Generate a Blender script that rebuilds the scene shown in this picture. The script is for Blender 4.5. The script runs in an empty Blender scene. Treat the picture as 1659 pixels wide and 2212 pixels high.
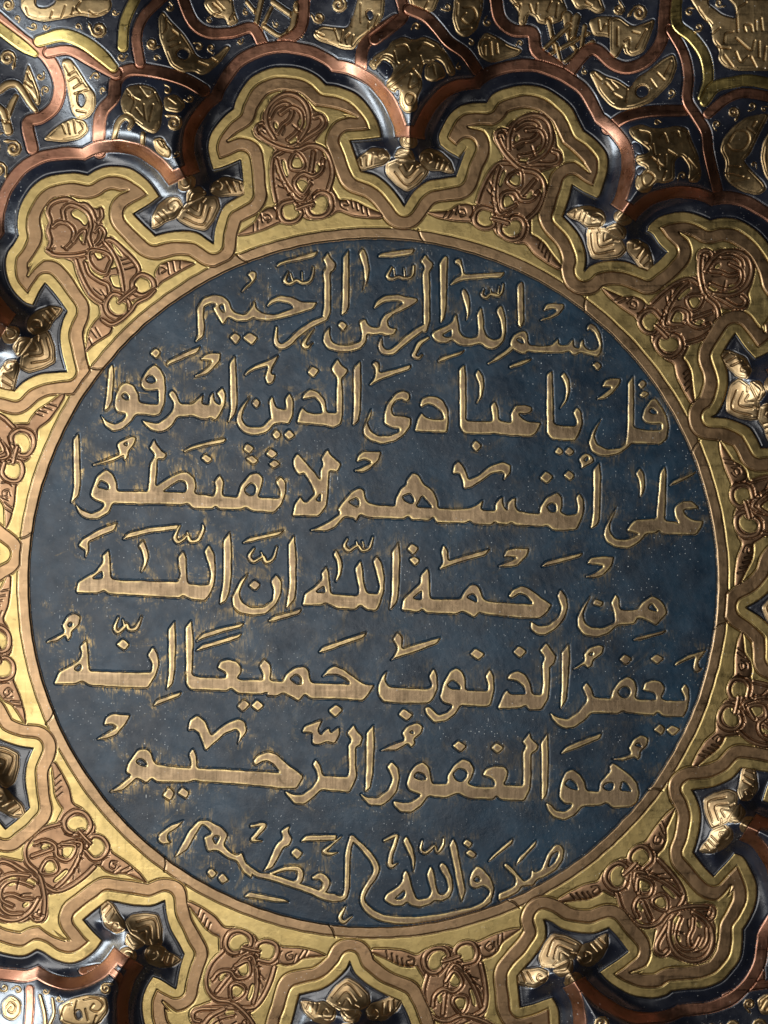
import bpy, math, random
import numpy as np
from mathutils import Vector

S = 0.0002                      # metres per drawing unit (the tray is about half a metre wide)
CX, CY = 829.5, 1106.0          # drawing point under the lens
FOV = math.radians(45.0)
D = 1106.0 / math.tan(FOV / 2)  # lens height in drawing units
scene = bpy.context.scene

# ---------------------------------------------------------------- camera, room light, exposure
cam = bpy.data.cameras.new('camera')
cam.sensor_fit = 'VERTICAL'; cam.angle = FOV
cam.clip_start = 0.01; cam.clip_end = 50
co = bpy.data.objects.new('camera', cam); scene.collection.objects.link(co)
co.location = (0, 0, D * S)
scene.camera = co
world = bpy.data.worlds.new('World'); scene.world = world; world.use_nodes = True
bg = world.node_tree.nodes['Background']
bg.inputs['Color'].default_value = (0.9, 0.92, 1.0, 1); bg.inputs['Strength'].default_value = 0.014

def area(name, loc, target, sx, sy, power, col):
    l = bpy.data.lights.new(name, 'AREA'); l.shape = 'RECTANGLE'; l.size = sx; l.size_y = sy
    l.energy = power; l.color = col
    o = bpy.data.objects.new(name, l); scene.collection.objects.link(o)
    o.location = loc
    o.rotation_euler = (Vector(target) - Vector(loc)).to_track_quat('-Z', 'Y').to_euler()
    return o
area('window_light', (-1.15, -0.03, 0.34), (0, 0, 0.02), 0.5, 1.15, 28, (0.84, 0.93, 1.0))
area('room_light', (-0.40, -0.14, 1.15), (0, 0, 0), 0.9, 0.95, 10.2, (1.0, 0.98, 0.95))
vs = scene.view_settings
vs.view_transform = 'Standard'; vs.look = 'None'; vs.exposure = 0.0; vs.gamma = 1.0

# ---------------------------------------------------------------- drawn outlines
# T x0 y0 k: sheet origin and scale; P polygon, H hole, S stroke x,y,width
TEXT = """L 1
T 1600 960 .5063
P 1435,612 1475,640 1510,700 1525,770 1520,840 1490,880 1450,870 1400,855 1350,845 1320,865 1290,860 1270,835 1200,850 1100,850 1000,845 945,835 930,855 900,855 850,835 815,805 810,760 830,715 870,685 920,670 945,700 950,750 960,785 1050,790 1130,785 1170,745 1185,730 1190,785 1260,785 1285,745 1300,735 1305,800 1345,810 1350,760 1380,735 1385,800 1420,825 1470,825 1500,800 1495,760 1470,700 1430,660 1405,680 1405,640
H 855,745 880,730 905,740 915,775 885,770
S 830,800,34 770,850,34 700,895,30 640,930,12
P 862,320 890,288 912,300 915,450 918,600 895,655 870,640 865,450
P 1065,520 1085,470 1130,458 1225,465 1230,500 1190,550 1120,585 1035,598 1060,580 1120,555 1160,530 1170,510 1130,505 1100,515
P 1440,940 1485,908 1525,945 1490,990
P 800,950 830,930 920,900 980,885 965,910 890,945 805,970
P 705,500 740,470 760,520 775,600 775,690 760,750 720,800 670,825 620,810 580,775 500,795 430,795 385,770 355,745 320,775 260,775 215,745 195,710 210,680 270,650 330,625 360,600 370,560 395,540 405,600 415,680 440,715 500,730 555,715 560,650 550,540 585,485 600,560 605,660 630,720 680,745 730,730 745,690 735,600 705,540
H 280,710 330,680 355,665 350,720 310,725
S 605,350,14 590,395,28 620,415,28 655,390,26 690,395,28 720,400,26 745,370,24 755,310,14
S 655,350,12 660,395,16
S 725,325,12 715,385,14
P 425,370 450,340 485,390 498,470 495,540 465,605 470,540 455,460
P 335,325 380,265 430,240 425,190 405,160 378,150 380,120 420,110 435,140 450,234 560,228 770,215 740,265 600,270 440,285
P 258,150 300,90 325,100 318,300 315,480 300,580 265,620 268,500 262,300
P 110,135 150,75 165,110 215,150 205,190 180,215 185,300 187,600 160,690 120,690 135,640 135,400 125,230 145,180
P 245,915 270,880 400,840 460,815 440,855 340,890 260,920
S 170,730,26 110,770,34 75,830,36 60,870,36 95,885,26 125,860,12
T 740 940 .5425
S 1716,640,44 1640,690,50 1560,755,46 1490,815,44 1430,820,44 1400,780,36 1405,720,12
P 1375,135 1400,100 1650,65 1630,115 1500,135
S 1480,205,14 1450,270,26 1480,290,28 1530,275,24 1565,285,26 1610,280,26 1635,250,24 1640,195,14
S 1495,215,10 1502,265,14
S 1570,215,10 1575,270,14
P 1240,100 1275,65 1305,130 1320,210 1310,300 1270,380 1285,310 1275,200
P 1345,510 1370,450 1430,410 1520,400 1600,420 1670,430 1670,460 1600,500 1500,545 1450,590 1460,640 1525,650 1495,700 1440,705 1410,690 1350,700 1300,690 1295,750 1255,800 1180,820 1080,820 1010,795 980,745 990,680 1035,630 1030,690 1045,745 1100,770 1180,765 1255,740 1265,690 1245,600 1290,575 1305,620 1340,640 1390,640 1400,590 1430,545 1520,500 1565,465 1520,450 1430,455 1380,490
P 1085,625 1115,590 1165,625 1130,675
P 1125,130 1170,70 1172,300 1170,480 1155,530 1115,560 1122,400
P 980,150 1020,90 1030,130 1080,180 1065,225 1035,245 1038,400 1040,530 1015,590 975,570 988,500 990,300 980,240 1010,200
S 1000,575,40 900,620,46 800,690,48 740,750,46 680,780,46 640,745,34 645,640,12
P 640,205 660,170 760,135 950,85 925,130 780,165 700,180
S 730,240,12 705,300,26 735,325,28 790,300,24 830,320,26 880,310,26 905,270,24 915,205,12
S 745,250,10 760,300,14
S 830,240,10 830,300,14
P 430,260 460,230 500,240 495,290 450,340 385,390 420,340 465,300 445,275
P 570,495 600,440 660,410 740,415 830,455 945,455 910,510 800,545 690,575 590,595 500,585 480,570 430,600 360,600 310,575 290,570 255,625 230,590 180,500 210,475 170,465 120,490 115,560 125,640 115,710 50,755 75,690 70,600 65,500 110,430 190,400 260,415 300,450 320,510 350,540 420,545 450,510 490,445 500,510 550,540 640,545 770,500 740,470 660,455 610,470
H 225,490 255,470 270,530 250,530
P 300,715 340,675 390,710 350,770
P 395,715 445,675 515,715 465,775
S 915,650,10 880,700,20 845,760,32 865,785,32 905,755,14
L 2
T 1760 1380 .5425
P 1415,490 1430,430 1480,350 1515,345 1560,410 1600,480 1612,560 1600,640 1550,685 1450,680 1340,675 1320,700 1260,745 1170,770 1100,765 1050,730 1030,670 1050,590 1085,540 1125,490 1090,560 1070,620 1090,680 1160,712 1250,710 1300,680 1310,560 1315,230 1355,175 1357,350 1357,555 1450,575 1560,575 1560,530 1500,535 1440,525
H 1465,440 1490,415 1530,455 1490,460
P 1385,245 1418,205 1455,240 1415,285
P 1395,325 1425,285 1475,310 1435,350
P 1125,265 1145,215 1185,198 1265,200 1255,245 1200,310 1150,350 1080,355 1130,320 1200,265 1160,265
P 725,170 765,140 772,300 778,530 850,545 930,545 945,520 915,450 945,405 975,440 988,520 965,600 930,655 840,655 760,645 725,600 725,400
P 780,740 810,690 850,735 820,765
P 850,735 885,690 930,735 890,770
P 825,185 855,150 890,220 895,290 870,370 815,430 855,350 865,290 850,220
P 90,130 130,95 140,200 140,505 230,512 330,510 330,470 318,400 350,365 375,420 380,505 430,515 470,520 465,450 500,395 570,390 620,410 615,445 570,465 520,455 545,490 600,515 690,520 650,600 610,625 450,620 340,605 300,610 130,605 95,560 92,350
P 175,690 210,645 260,690 215,740
P 205,170 230,130 265,190 272,260 255,340 210,390 235,330 235,250
T 1000 1340 .5425
P 1205,470 1220,420 1270,400 1330,405 1380,440 1410,500 1415,580 1400,670 1280,668 1165,660 1190,570 1220,520 1240,555 1300,572 1380,570 1365,520 1310,475 1260,460 1215,490
P 1000,420 1030,380 1090,360 1130,380 1135,420 1110,450 1075,425 1030,440 1000,490 1010,540 1080,545 1145,560 1140,620 1090,690 1020,735 930,755 850,730 800,690 795,640 820,580 855,490 850,540 825,600 850,660 910,690 980,690 1050,665 1060,640 1000,635 945,605 950,520 970,460
P 835,330 880,265 885,210 855,170 885,140 915,170 910,235 1000,212 1145,170 1135,210 1000,255 900,295
P 725,200 775,145 780,300 775,520 760,590 715,620 725,500
P 565,190 610,130 630,170 690,215 660,260 640,280 648,400 645,540 630,610 580,635 480,615 310,600 330,520 355,480 380,515 450,530 500,525 485,460 440,410 350,430 360,385 410,350 470,375 520,440 530,520 600,525 600,400 605,270 570,230
P 385,230 425,180 480,215 435,275
P 110,440 135,400 165,490 235,500 230,420 260,375 290,440 285,540 255,610 190,600 150,610 60,670 40,640 110,600 125,560
P 130,685 165,640 205,685 165,725
P 215,685 255,640 305,690 255,730
P -70,260 -50,220 0,185 110,140 185,98 165,145 135,190 125,245 160,245 140,305 100,322 80,265 105,185 0,215
T 360 1340 .4219
S 1690,755,70 1620,825,70 1520,845,78 1430,820,70 1385,750,56 1390,680,44 1430,600,28 1480,530,8
P 1495,590 1540,530 1585,580 1545,640
P 1290,210 1345,130 1355,300 1365,600 1340,700 1275,770 1300,650
P 1170,490 1225,430 1255,500 1250,590 1210,690 1160,750 1115,720 1080,740 1000,730 940,700 880,715 805,715 760,790 700,840 640,860 560,840 500,790 470,740 540,760 620,770 700,720 760,650 775,590 715,500 755,455 800,510 830,585 940,590 1000,540 1050,490 1030,590 1100,600 1105,520 1140,475 1150,570 1200,600 1210,560 1180,510
P 460,420 480,340 530,260 590,220 650,270 690,350 695,480 685,590 640,690 600,705 420,690 370,760 290,830 200,850 130,800 85,690 140,750 220,780 300,740 330,690 240,670 215,610 230,500 280,410 330,385 400,420 440,500 450,575 540,590 625,590 625,460 580,470 500,465
H 505,375 530,330 570,330 610,380 560,400
H 280,520 310,485 345,520 350,555 310,550
P 165,250 200,210 215,330 195,560 160,640 120,660 140,500
P 700,235 730,180 870,110 1025,45 1000,110 860,170
P 1015,180 1060,130 1130,110 1210,115 1200,190 1130,270 1060,325 955,340 1010,300 1090,250 1130,190
P 545,120 600,65 655,110 605,175
L 3
T 1900 1760 .5425
P 1390,450 1405,420 1450,390 1520,390 1565,430 1575,450 1460,455 1475,490 1520,525 1605,535 1585,590 1555,640 1310,635 1280,605 1265,628 1190,628 1140,690 1060,738 970,730 905,695 880,640 890,580 930,510 978,430 950,500 925,560 930,620 965,665 1040,670 1110,645 1140,632 1045,610 1075,555 1110,525 1260,515 1280,300 1290,180 1325,130 1335,200 1330,400 1325,530 1400,540 1425,555 1400,510
P 1350,285 1380,245 1555,170 1530,205 1400,270
P 1110,190 1145,145 1175,200 1180,290 1165,340 1140,370 1145,300 1135,240
P 700,100 710,70 750,40 790,60 815,100 780,125 715,160 720,125
H 735,95 760,65 775,85 750,105
P 805,160 850,105 860,200 855,420 850,530 830,570 785,595 800,500 805,300
P 680,365 705,330 735,380 740,450 725,520 685,600 600,610 510,605 465,570 440,580 240,570 210,545 190,565 110,560 90,545 70,568 -20,565 -20,455 95,460 95,410 130,365 150,360 150,420 180,460 190,400 215,370 245,365 240,420 255,460 340,475 415,485 420,430 470,360 540,325 580,365 580,430 565,470 610,490 685,485 695,440
H 465,430 500,405 535,420 535,470 490,470
P 410,225 460,170 520,215 470,270
P 585,205 625,160 675,205 640,250
T 1080 1720 .5425
P 1530,640 1450,635 1420,610 1390,630 1180,625 1155,580 1130,608 1000,605 975,575 940,600 680,588 625,560 595,620 580,592 510,580 440,660 380,685 255,680 330,650 420,600 480,555 460,530 490,480 560,400 620,362 655,385 660,440 680,475 740,490 880,500 885,450 920,370 960,345 965,310 1005,258 1050,275 1080,330 1160,400 1190,470 1190,515 1300,520 1420,515 1470,490 1520,455 1500,525 1530,530
H 930,430 985,410 1020,460 1000,485 945,465
H 1030,505 1075,425 1140,500 1145,512
H 540,470 600,440 620,470 612,510 565,490
P 1295,270 1305,200 1340,170 1385,230 1410,310 1480,280 1571,204 1661,179 1721,204 1716,264 1661,319 1676,274 1651,254 1581,264 1511,314 1440,365 1375,380 1370,320 1345,265
P 130,575 150,490 190,425 215,470 240,470 300,410 260,330 215,260 180,280 140,220 140,160 170,115 220,170 290,250 335,310 335,240 360,200 340,160 390,85 405,120 440,155 490,195 460,255 400,245 395,400 385,500 320,580
H 300,460 340,410 340,470
P 595,185 610,135 650,100 780,105 760,170 700,230 640,260 575,245 640,220 710,185 660,160
T 240 1680 .5425
P 1560,400 1595,355 1635,400 1635,480 1600,570 1550,625 1390,615 1340,585 1310,605 1150,600 1125,575 1100,600 960,595 925,560 880,570 780,565 600,565 450,560 380,555 350,620 270,670 190,670 130,630 105,560 150,600 220,630 290,600 320,560 240,530 215,500 230,440 260,360 330,305 375,340 405,400 410,465 630,465 640,400 650,270 685,205 640,155 680,85 695,130 730,170 775,200 750,240 700,230 700,300 690,430 780,370 870,325 920,325 970,370 985,430 970,480 1110,500 1130,450 1115,400 1155,345 1185,400 1175,500 1280,510 1310,420 1380,340 1430,330 1470,370 1460,430 1430,510 1590,515 1595,470
H 265,440 290,385 345,420 350,455
H 740,470 860,390 905,400 915,440 900,475
H 1335,450 1380,405 1420,440 1410,490 1370,500 1340,480
P 90,90 130,40 140,250 145,400 130,500 70,560 95,450 92,250
P 225,280 320,240 430,195 410,150 410,120 450,90 520,65 550,80 530,130 490,180 490,220 460,250 460,205 400,240 330,265
H 455,125 485,110 480,140
P 890,185 935,145 1060,105 1205,80 1190,115 1060,140 960,165
P 1015,230 1045,190 1105,235 1065,270
P 1325,165 1350,115 1410,155 1370,205
P 1340,230 1385,200 1440,245 1400,280
P 1485,200 1520,150 1580,195 1535,235
P 1505,270 1550,235 1600,270 1550,305
L 4
T 1820 2060 .5425
P 1280,620 1310,570 1380,525 1435,550 1475,600 1490,650 1410,745 1370,720 1300,690 1275,690 1250,735 1150,740 1120,745 1060,805 980,830 890,815 840,760 835,690 870,610 935,525 900,600 880,660 890,720 940,755 1030,755 1110,720 1105,650 1080,580 1115,510 1140,550 1145,620 1200,630
H 1350,615 1375,580 1420,640 1375,635
P 945,590 965,545 1030,570 1010,610
P 1235,850 1265,825 1485,770 1460,805 1290,850
P 905,295 930,250 1000,238 1105,240 1090,305 1030,375 960,400 890,390 960,360 1030,310
P 570,320 610,275 880,210 855,245 720,285
P 300,245 325,190 370,180 490,180 470,240 400,310 340,320 255,315 300,290 400,250
P 690,530 715,475 755,530 770,600 745,690 680,770 600,815 540,810 500,770 500,710 560,745 630,735 700,680 725,620
P 335,530 370,480 430,450 490,470 570,535 655,590 620,650 560,695 400,690 150,660 125,645 90,690 50,660 -1,643 -41,663 -261,653 -286,623 -316,648 -441,633 -426,553 -401,523 -301,433 -296,373 -251,318 -236,363 -231,543 -191,548 -11,548 20,490 60,445 105,440 135,480 150,540 180,562 340,577 515,585 470,530 420,510 360,545
H 35,535 75,510 105,535 110,575 60,550
T 1000 2040 .5425
H 1155,580 1220,525 1220,590 1185,590
P 1110,225 1145,180 1200,215 1165,270
P 1125,300 1165,270 1210,305 1170,355
P 1340,375 1375,320 1360,240 1378,190 1412,235 1412,308 1560,262 1721,217 1680,270 1500,320
P 1005,240 1055,170 1062,300 1055,500 1045,590 1035,620 985,670 1000,550 1003,400
P 865,310 895,270 935,340 950,430 945,530 920,620 890,675 820,670 775,630 740,668 600,655 520,615 490,635 350,635 370,545 440,500 500,440 490,400 530,345 545,400 560,545 640,555 755,560 765,520 735,370 775,300 790,350 800,470 820,540 900,550 915,500 890,400
H 450,535 510,490 520,540
S 680,150,14 660,200,26 690,235,28 730,210,24 760,200,22 790,235,26 840,215,26 865,140,14
S 745,170,10 755,205,14
S 790,170,10 800,215,14
P 575,265 600,225 635,290 645,350 630,420 590,470 610,390 605,320
P 250,190 295,120 310,300 310,500 300,590 235,660 258,500 255,350
P 100,750 150,710 350,655 330,695 150,750
T 240 2020 .5425
P 1245,610 1280,540 1310,480 1365,435 1320,520 1295,590 1320,650 1380,685 1470,680 1540,630 1545,560 1525,490 1565,440 1605,500 1600,590 1560,670 1490,735 1390,745 1290,725 1250,680
P 1360,525 1405,480 1455,520 1410,570
S 1405,255,14 1370,310,26 1395,350,30 1440,330,24 1470,315,22 1495,355,26 1545,325,26 1570,245,14
S 1455,285,10 1470,325,14
P 1315,220 1360,180 1625,120 1590,160 1380,210
P 1180,200 1230,130 1242,250 1240,450 1225,580 1200,640 1150,665 1180,500
P 1040,280 1075,225 1115,300 1125,430 1115,520 1080,600 1045,640 930,625 885,595 860,620 700,610 350,590 315,560 270,585 110,580 125,500 180,465 250,430 310,350 300,310 350,260 360,350 365,470 420,485 640,490 850,495 870,450 850,320 890,270 910,320 915,440 925,510 1010,520 1075,515 1090,450 1070,360
H 225,475 300,420 305,470 270,475
P 445,195 490,140 640,105 860,80 850,120 640,145 490,185
S 865,90,14 830,170,28 850,210,30 890,190,24 920,165,22 945,205,28 1000,190,28 1035,120,24 1030,85,14
S 920,140,10 930,170,14
P 560,235 600,190 630,270 640,320 620,390 580,435 605,350 590,280
P 125,235 160,185 270,120 420,60 390,125 280,170 200,210 205,280 175,330 180,270 145,250
L 5
T 1900 2480 .5425
P 1440,430 1470,385 1500,430 1505,500 1490,570 1460,635 1310,630 1270,595 1250,625 1050,605 1020,590 990,610 790,605 740,660 670,710 600,720 545,690 510,650 490,600 550,635 620,645 690,600 750,530 760,500 725,420 755,375 790,420 810,485 930,495 945,440 1000,365 1055,335 1110,370 1125,430 1110,495 1160,505 1265,505 1255,465 1215,450 1160,440 1180,380 1240,360 1290,370 1325,410 1320,450 1295,490 1330,510 1470,512 1465,480
H 980,450 1010,415 1060,415 1080,450 1055,490 1005,490
P 1390,265 1410,230 1500,180 1630,140 1590,195 1565,230 1575,280 1600,275 1560,315 1530,290 1530,250 1545,195 1470,225
P 1215,210 1265,170 1320,205 1270,255
P 990,215 1035,170 1090,210 1045,260
P 1240,725 1290,675 1330,715 1300,770
P 1330,725 1375,685 1440,720 1380,775
P 650,290 720,240 745,220 735,180 780,125 850,105 885,120 870,170 800,225 800,255 765,285 740,250 700,275
H 770,180 800,160 800,185
P 575,160 630,95 635,200 625,350 610,510 565,580 575,400
P 415,150 465,90 490,130 540,190 520,250 490,270 490,400 480,500 430,585 340,585 315,550 280,570 110,575 150,470 180,430 200,465 315,465 300,410 250,370 180,360 200,315 260,295 310,320 350,390 365,465 430,470 440,400 435,240 455,205
P 220,160 265,110 325,155 275,210
T 1060 2440 .5425
P 1570,410 1605,355 1635,420 1635,520 1610,620 1580,635 1390,625 1350,690 1290,735 1200,750 1140,690 1130,640 1160,625 1230,690 1290,675 1335,625 1260,600 1240,560 1270,450 1320,370 1360,345 1400,375 1425,420 1430,510 1590,515 1590,470
H 1290,475 1330,435 1385,480 1390,505 1320,500
P 1160,410 1195,350 1220,400 1225,500 1195,570 1160,610 950,610 830,600 795,550 790,480 825,400 860,370 840,440 870,485 1000,495 1150,500 1185,480
P 1455,250 1500,200 1570,250 1520,300
P 935,690 975,640 1050,690 1000,740
P 875,300 910,260 935,210 900,140 935,85 970,130 965,210 1100,165 1250,125 1220,175 1080,230 930,275
P 380,420 430,355 480,330 540,360 690,465 770,470 720,550 680,590 540,580 300,575 260,540 215,595 130,545 100,535 60,555 -15,555 -15,440 100,445 130,390 190,345 260,335 290,370 300,440 310,455 590,465 560,430 500,400 430,400
H 150,430 195,395 235,420 240,470 200,465
P 430,660 485,610 540,655 480,715
P 355,240 390,195 715,85 690,130 540,185 400,235
T 180 2380 .5425
P 1660,665 1600,640 1570,655 1400,650 1345,610 1320,630 1050,620 1020,580 1020,400 1015,170 1060,110 1075,250 1065,510 1110,525 1310,530 1310,495 1245,465 1270,410 1330,395 1390,415 1425,455 1420,500 1390,535 1430,545 1580,545 1580,510 1550,445 1590,390 1635,440 1640,500 1630,545 1660,552
P 1085,275 1140,210 1290,165 1445,130 1420,165 1280,205 1150,245
P 1085,340 1140,290 1280,250 1430,205 1405,245 1270,290 1130,330
P 1390,740 1440,685 1490,725 1430,785
P 1490,735 1535,685 1590,735 1540,780
P 890,180 940,115 945,300 940,480 920,580 875,625 895,500
P 780,740 810,690 990,630 975,665 850,715
P 740,370 780,305 815,360 825,440 800,520 740,610 560,605 320,590 265,555 215,580 60,580 100,485 160,455 245,405 265,360 250,300 300,255 310,350 320,480 450,485 640,490 770,490 775,430
H 205,470 250,430 265,460 240,485
P 510,290 560,245 615,290 575,340
S 530,95,14 505,165,28 525,200,30 570,165,26 590,145,22 610,180,28 660,170,28 700,90,14
S 560,110,10 572,150,14
P 0,275 60,240 140,200 120,150 160,80 210,60 255,85 245,150 185,200 190,230 160,270 145,225 80,270
H 160,150 180,125 200,145 175,165
L 6
T 1740 2840 .5425
P 1140,510 1150,440 1200,385 1225,360 1215,330 1240,295 1290,330 1370,390 1420,450 1435,520 1420,590 1370,625 1240,630 1195,590 1150,615 1020,620 970,680 890,720 820,705 770,650 755,590 790,600 830,645 890,655 940,620 945,600 890,600 855,560 855,500 870,430 900,370 950,345 1000,380 1040,440 1050,500
H 890,455 925,420 970,450 990,500 920,480
H 1170,470 1200,445 1240,445 1250,480 1220,505 1185,495
H 1295,500 1310,435 1340,450 1380,510
P 1230,275 1310,260 1380,235 1355,200 1390,130 1450,95 1500,120 1490,180 1440,220 1445,255 1420,285 1400,260 1320,285
H 1400,175 1430,155 1455,190
P 860,240 895,190 1000,140 1165,85 1145,130 1000,190
P 720,150 770,85 778,300 772,480 760,540 725,580 725,400
P 585,150 640,75 655,130 705,170 690,215 650,235 650,400 640,500 600,580 430,575 395,540 380,570 200,565 120,525 30,560 -98,546 -148,616 -218,666 -298,661 -348,616 -353,576 -288,586 -228,586 -148,536 -238,501 -258,456 -228,366 -188,316 -138,291 -93,331 -78,386 -68,451 42,451 42,396 92,316 150,270 210,290 240,350 220,410 190,450 240,470 380,475 385,450 360,415 295,395 320,345 390,320 460,330 485,370 470,420 450,460 590,465 590,300 590,220 615,185
H 80,380 125,340 180,360 185,400 145,440 100,425
P 355,195 400,150 455,190 410,240
P 75,180 120,135 185,180 135,230
T 960 2800 .5425
H 1235,480 1255,445 1310,460 1330,495 1280,500
P 1040,410 1075,360 1120,410 1135,480 1115,580 1060,650 1000,690 910,685 860,630 845,595 900,625 980,625 1050,570 1080,500 1065,450
P 985,290 1080,240 1170,210 1150,160 1190,105 1260,80 1305,110 1290,160 1235,205 1250,235 1215,270 1195,235 1100,290 1040,285
H 1200,155 1225,140 1235,165
P 890,160 945,95 950,250 940,450 920,560 880,590 890,400
P 750,160 800,95 820,140 870,190 850,250 815,265 815,400 825,480 770,595 640,580 560,575 510,630 440,680 370,675 310,610 300,575 360,605 430,605 500,550 540,490 530,440 500,390 525,345 560,400 575,465 670,470 755,475 765,430 760,250 785,215
P 420,155 445,105 540,70 575,65 540,140 560,175 600,130 625,120 630,160 695,110 700,170 660,240 600,225 540,250 500,240 500,160
T 360 2760 .5425
P 1175,440 1210,395 1280,365 1340,380 1440,470 1500,510 1545,550 1490,640 1400,640 1100,610 800,590 740,580 700,595 470,590 440,560 400,600 330,560 300,590 230,650 130,665 220,600 290,540 250,520 270,450 340,350 400,345 440,380 450,430 480,460 600,475 725,485 725,440 705,385 740,340 765,400 770,485 1000,495 1250,510 1370,520 1330,470 1280,435 1240,445 1190,475
H 320,440 350,415 395,440 405,475 350,465
P 515,690 565,620 610,670 575,730
P 620,670 665,620 715,665 690,715
P 700,220 715,140 770,100 830,150 870,250 980,160 1070,125 1120,155 1130,220 1060,320 1080,240 1050,205 970,240 890,310 830,365 810,310 780,235 740,205
P 90,180 110,115 150,90 285,100 250,170 180,250 100,280 35,280 90,245 190,190 150,170
L 7
T 1360 3220 .5425
P 1425,370 1470,260 1520,195 1560,190 1590,230 1580,310 1530,380 1450,430 1390,450 1370,490 1310,495 1280,500 1255,540 1190,575 1110,605 1115,550 1200,510 1240,480 1230,430 1150,350 1165,325 1220,370 1280,440 1300,460 1350,430 1355,375 1375,395
H 1470,360 1500,270 1545,240 1550,270 1520,320
P 1030,325 1060,280 1140,210 1220,145 1215,185 1120,260 1060,310
P 1235,350 1260,290 1390,155 1385,195 1290,300
P 900,450 920,390 960,345 1000,370 1060,440 1085,510 1070,580 1010,650 950,680 980,630 1050,550 1040,515 1000,495 940,520 905,500
H 930,450 960,420 985,455 955,470
S 1045,600,36 950,660,48 800,700,54 600,738,60 400,745,60 250,720,56 160,660,50 125,590,36 160,500,38 215,420,42 225,360,50 190,290,48 120,210,42 50,145,42
S 50,145,36 22,250,42 15,400,40 8,540,38 -25,585,44 -90,585,60
P 850,190 880,150 930,185 900,225
P 870,260 905,225 960,265 930,300
P 755,200 785,145 810,200 850,400 875,530 845,615 820,540 785,350
P 680,350 705,320 740,350 775,430 785,510 760,580 700,610 650,600 620,630 540,655 480,640 450,610 420,640 350,645 280,600 300,550 380,500 415,460 420,410 440,375 465,410 490,520 520,590 600,580 625,540 590,420 620,345 645,390 660,500 680,555 720,555 750,520 735,450 690,380
H 360,590 430,525 435,560 410,590
S 560,165,12 550,230,24 580,255,26 620,230,22 650,205,20 670,250,24 710,200,24 715,150,12
P 420,170 445,130 490,210 510,300 495,400 480,310 450,240
S 285,165,22 370,130,32 360,190,30 330,280,32 330,350,36 380,330,14
T 580 3180 .5425
S 1350,655,66 1280,640,60 1180,600,52 1050,555,52 900,505,50 800,485,44 720,430,44
S 1210,510,30 1260,500,56 1300,540,60 1290,590,44 1260,615,44
P 970,170 1010,140 1040,130 1025,175 1055,230 1030,280 990,290 940,390 910,440 840,465 880,400 920,300 950,250 985,225
S 900,480,24 1000,445,36 1090,445,40 1115,480,44 1105,530,44 1070,550,36
P 1040,330 1080,285 1135,330 1090,385
P 380,90 440,90 540,140 590,200 555,270 600,320 650,345 690,320 715,400 770,460 760,520 700,470 650,390 590,370 500,310 440,325 410,215 470,185 430,140 400,120 350,200 290,310 200,365 250,270 310,160
H 475,230 490,205 530,210 500,270
P 430,470 465,435 510,480 470,520
P 510,510 550,470 600,530 545,560
P 75,240 90,190 170,130 270,90 230,140 150,190 150,235 180,260 110,270
S 760,135,24 850,125,34 800,190,34 770,235,32 830,240,14
P 1110,250 1150,200 1380,195 1370,240 1200,245
S 1410,210,10 1340,270,20 1290,320,34 1330,335,28 1380,325,10
P 700,650 740,610 1010,665 1035,690 960,690 800,665
S 1440,715,10 1400,800,32 1430,830,28 1485,790,10"""
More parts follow.
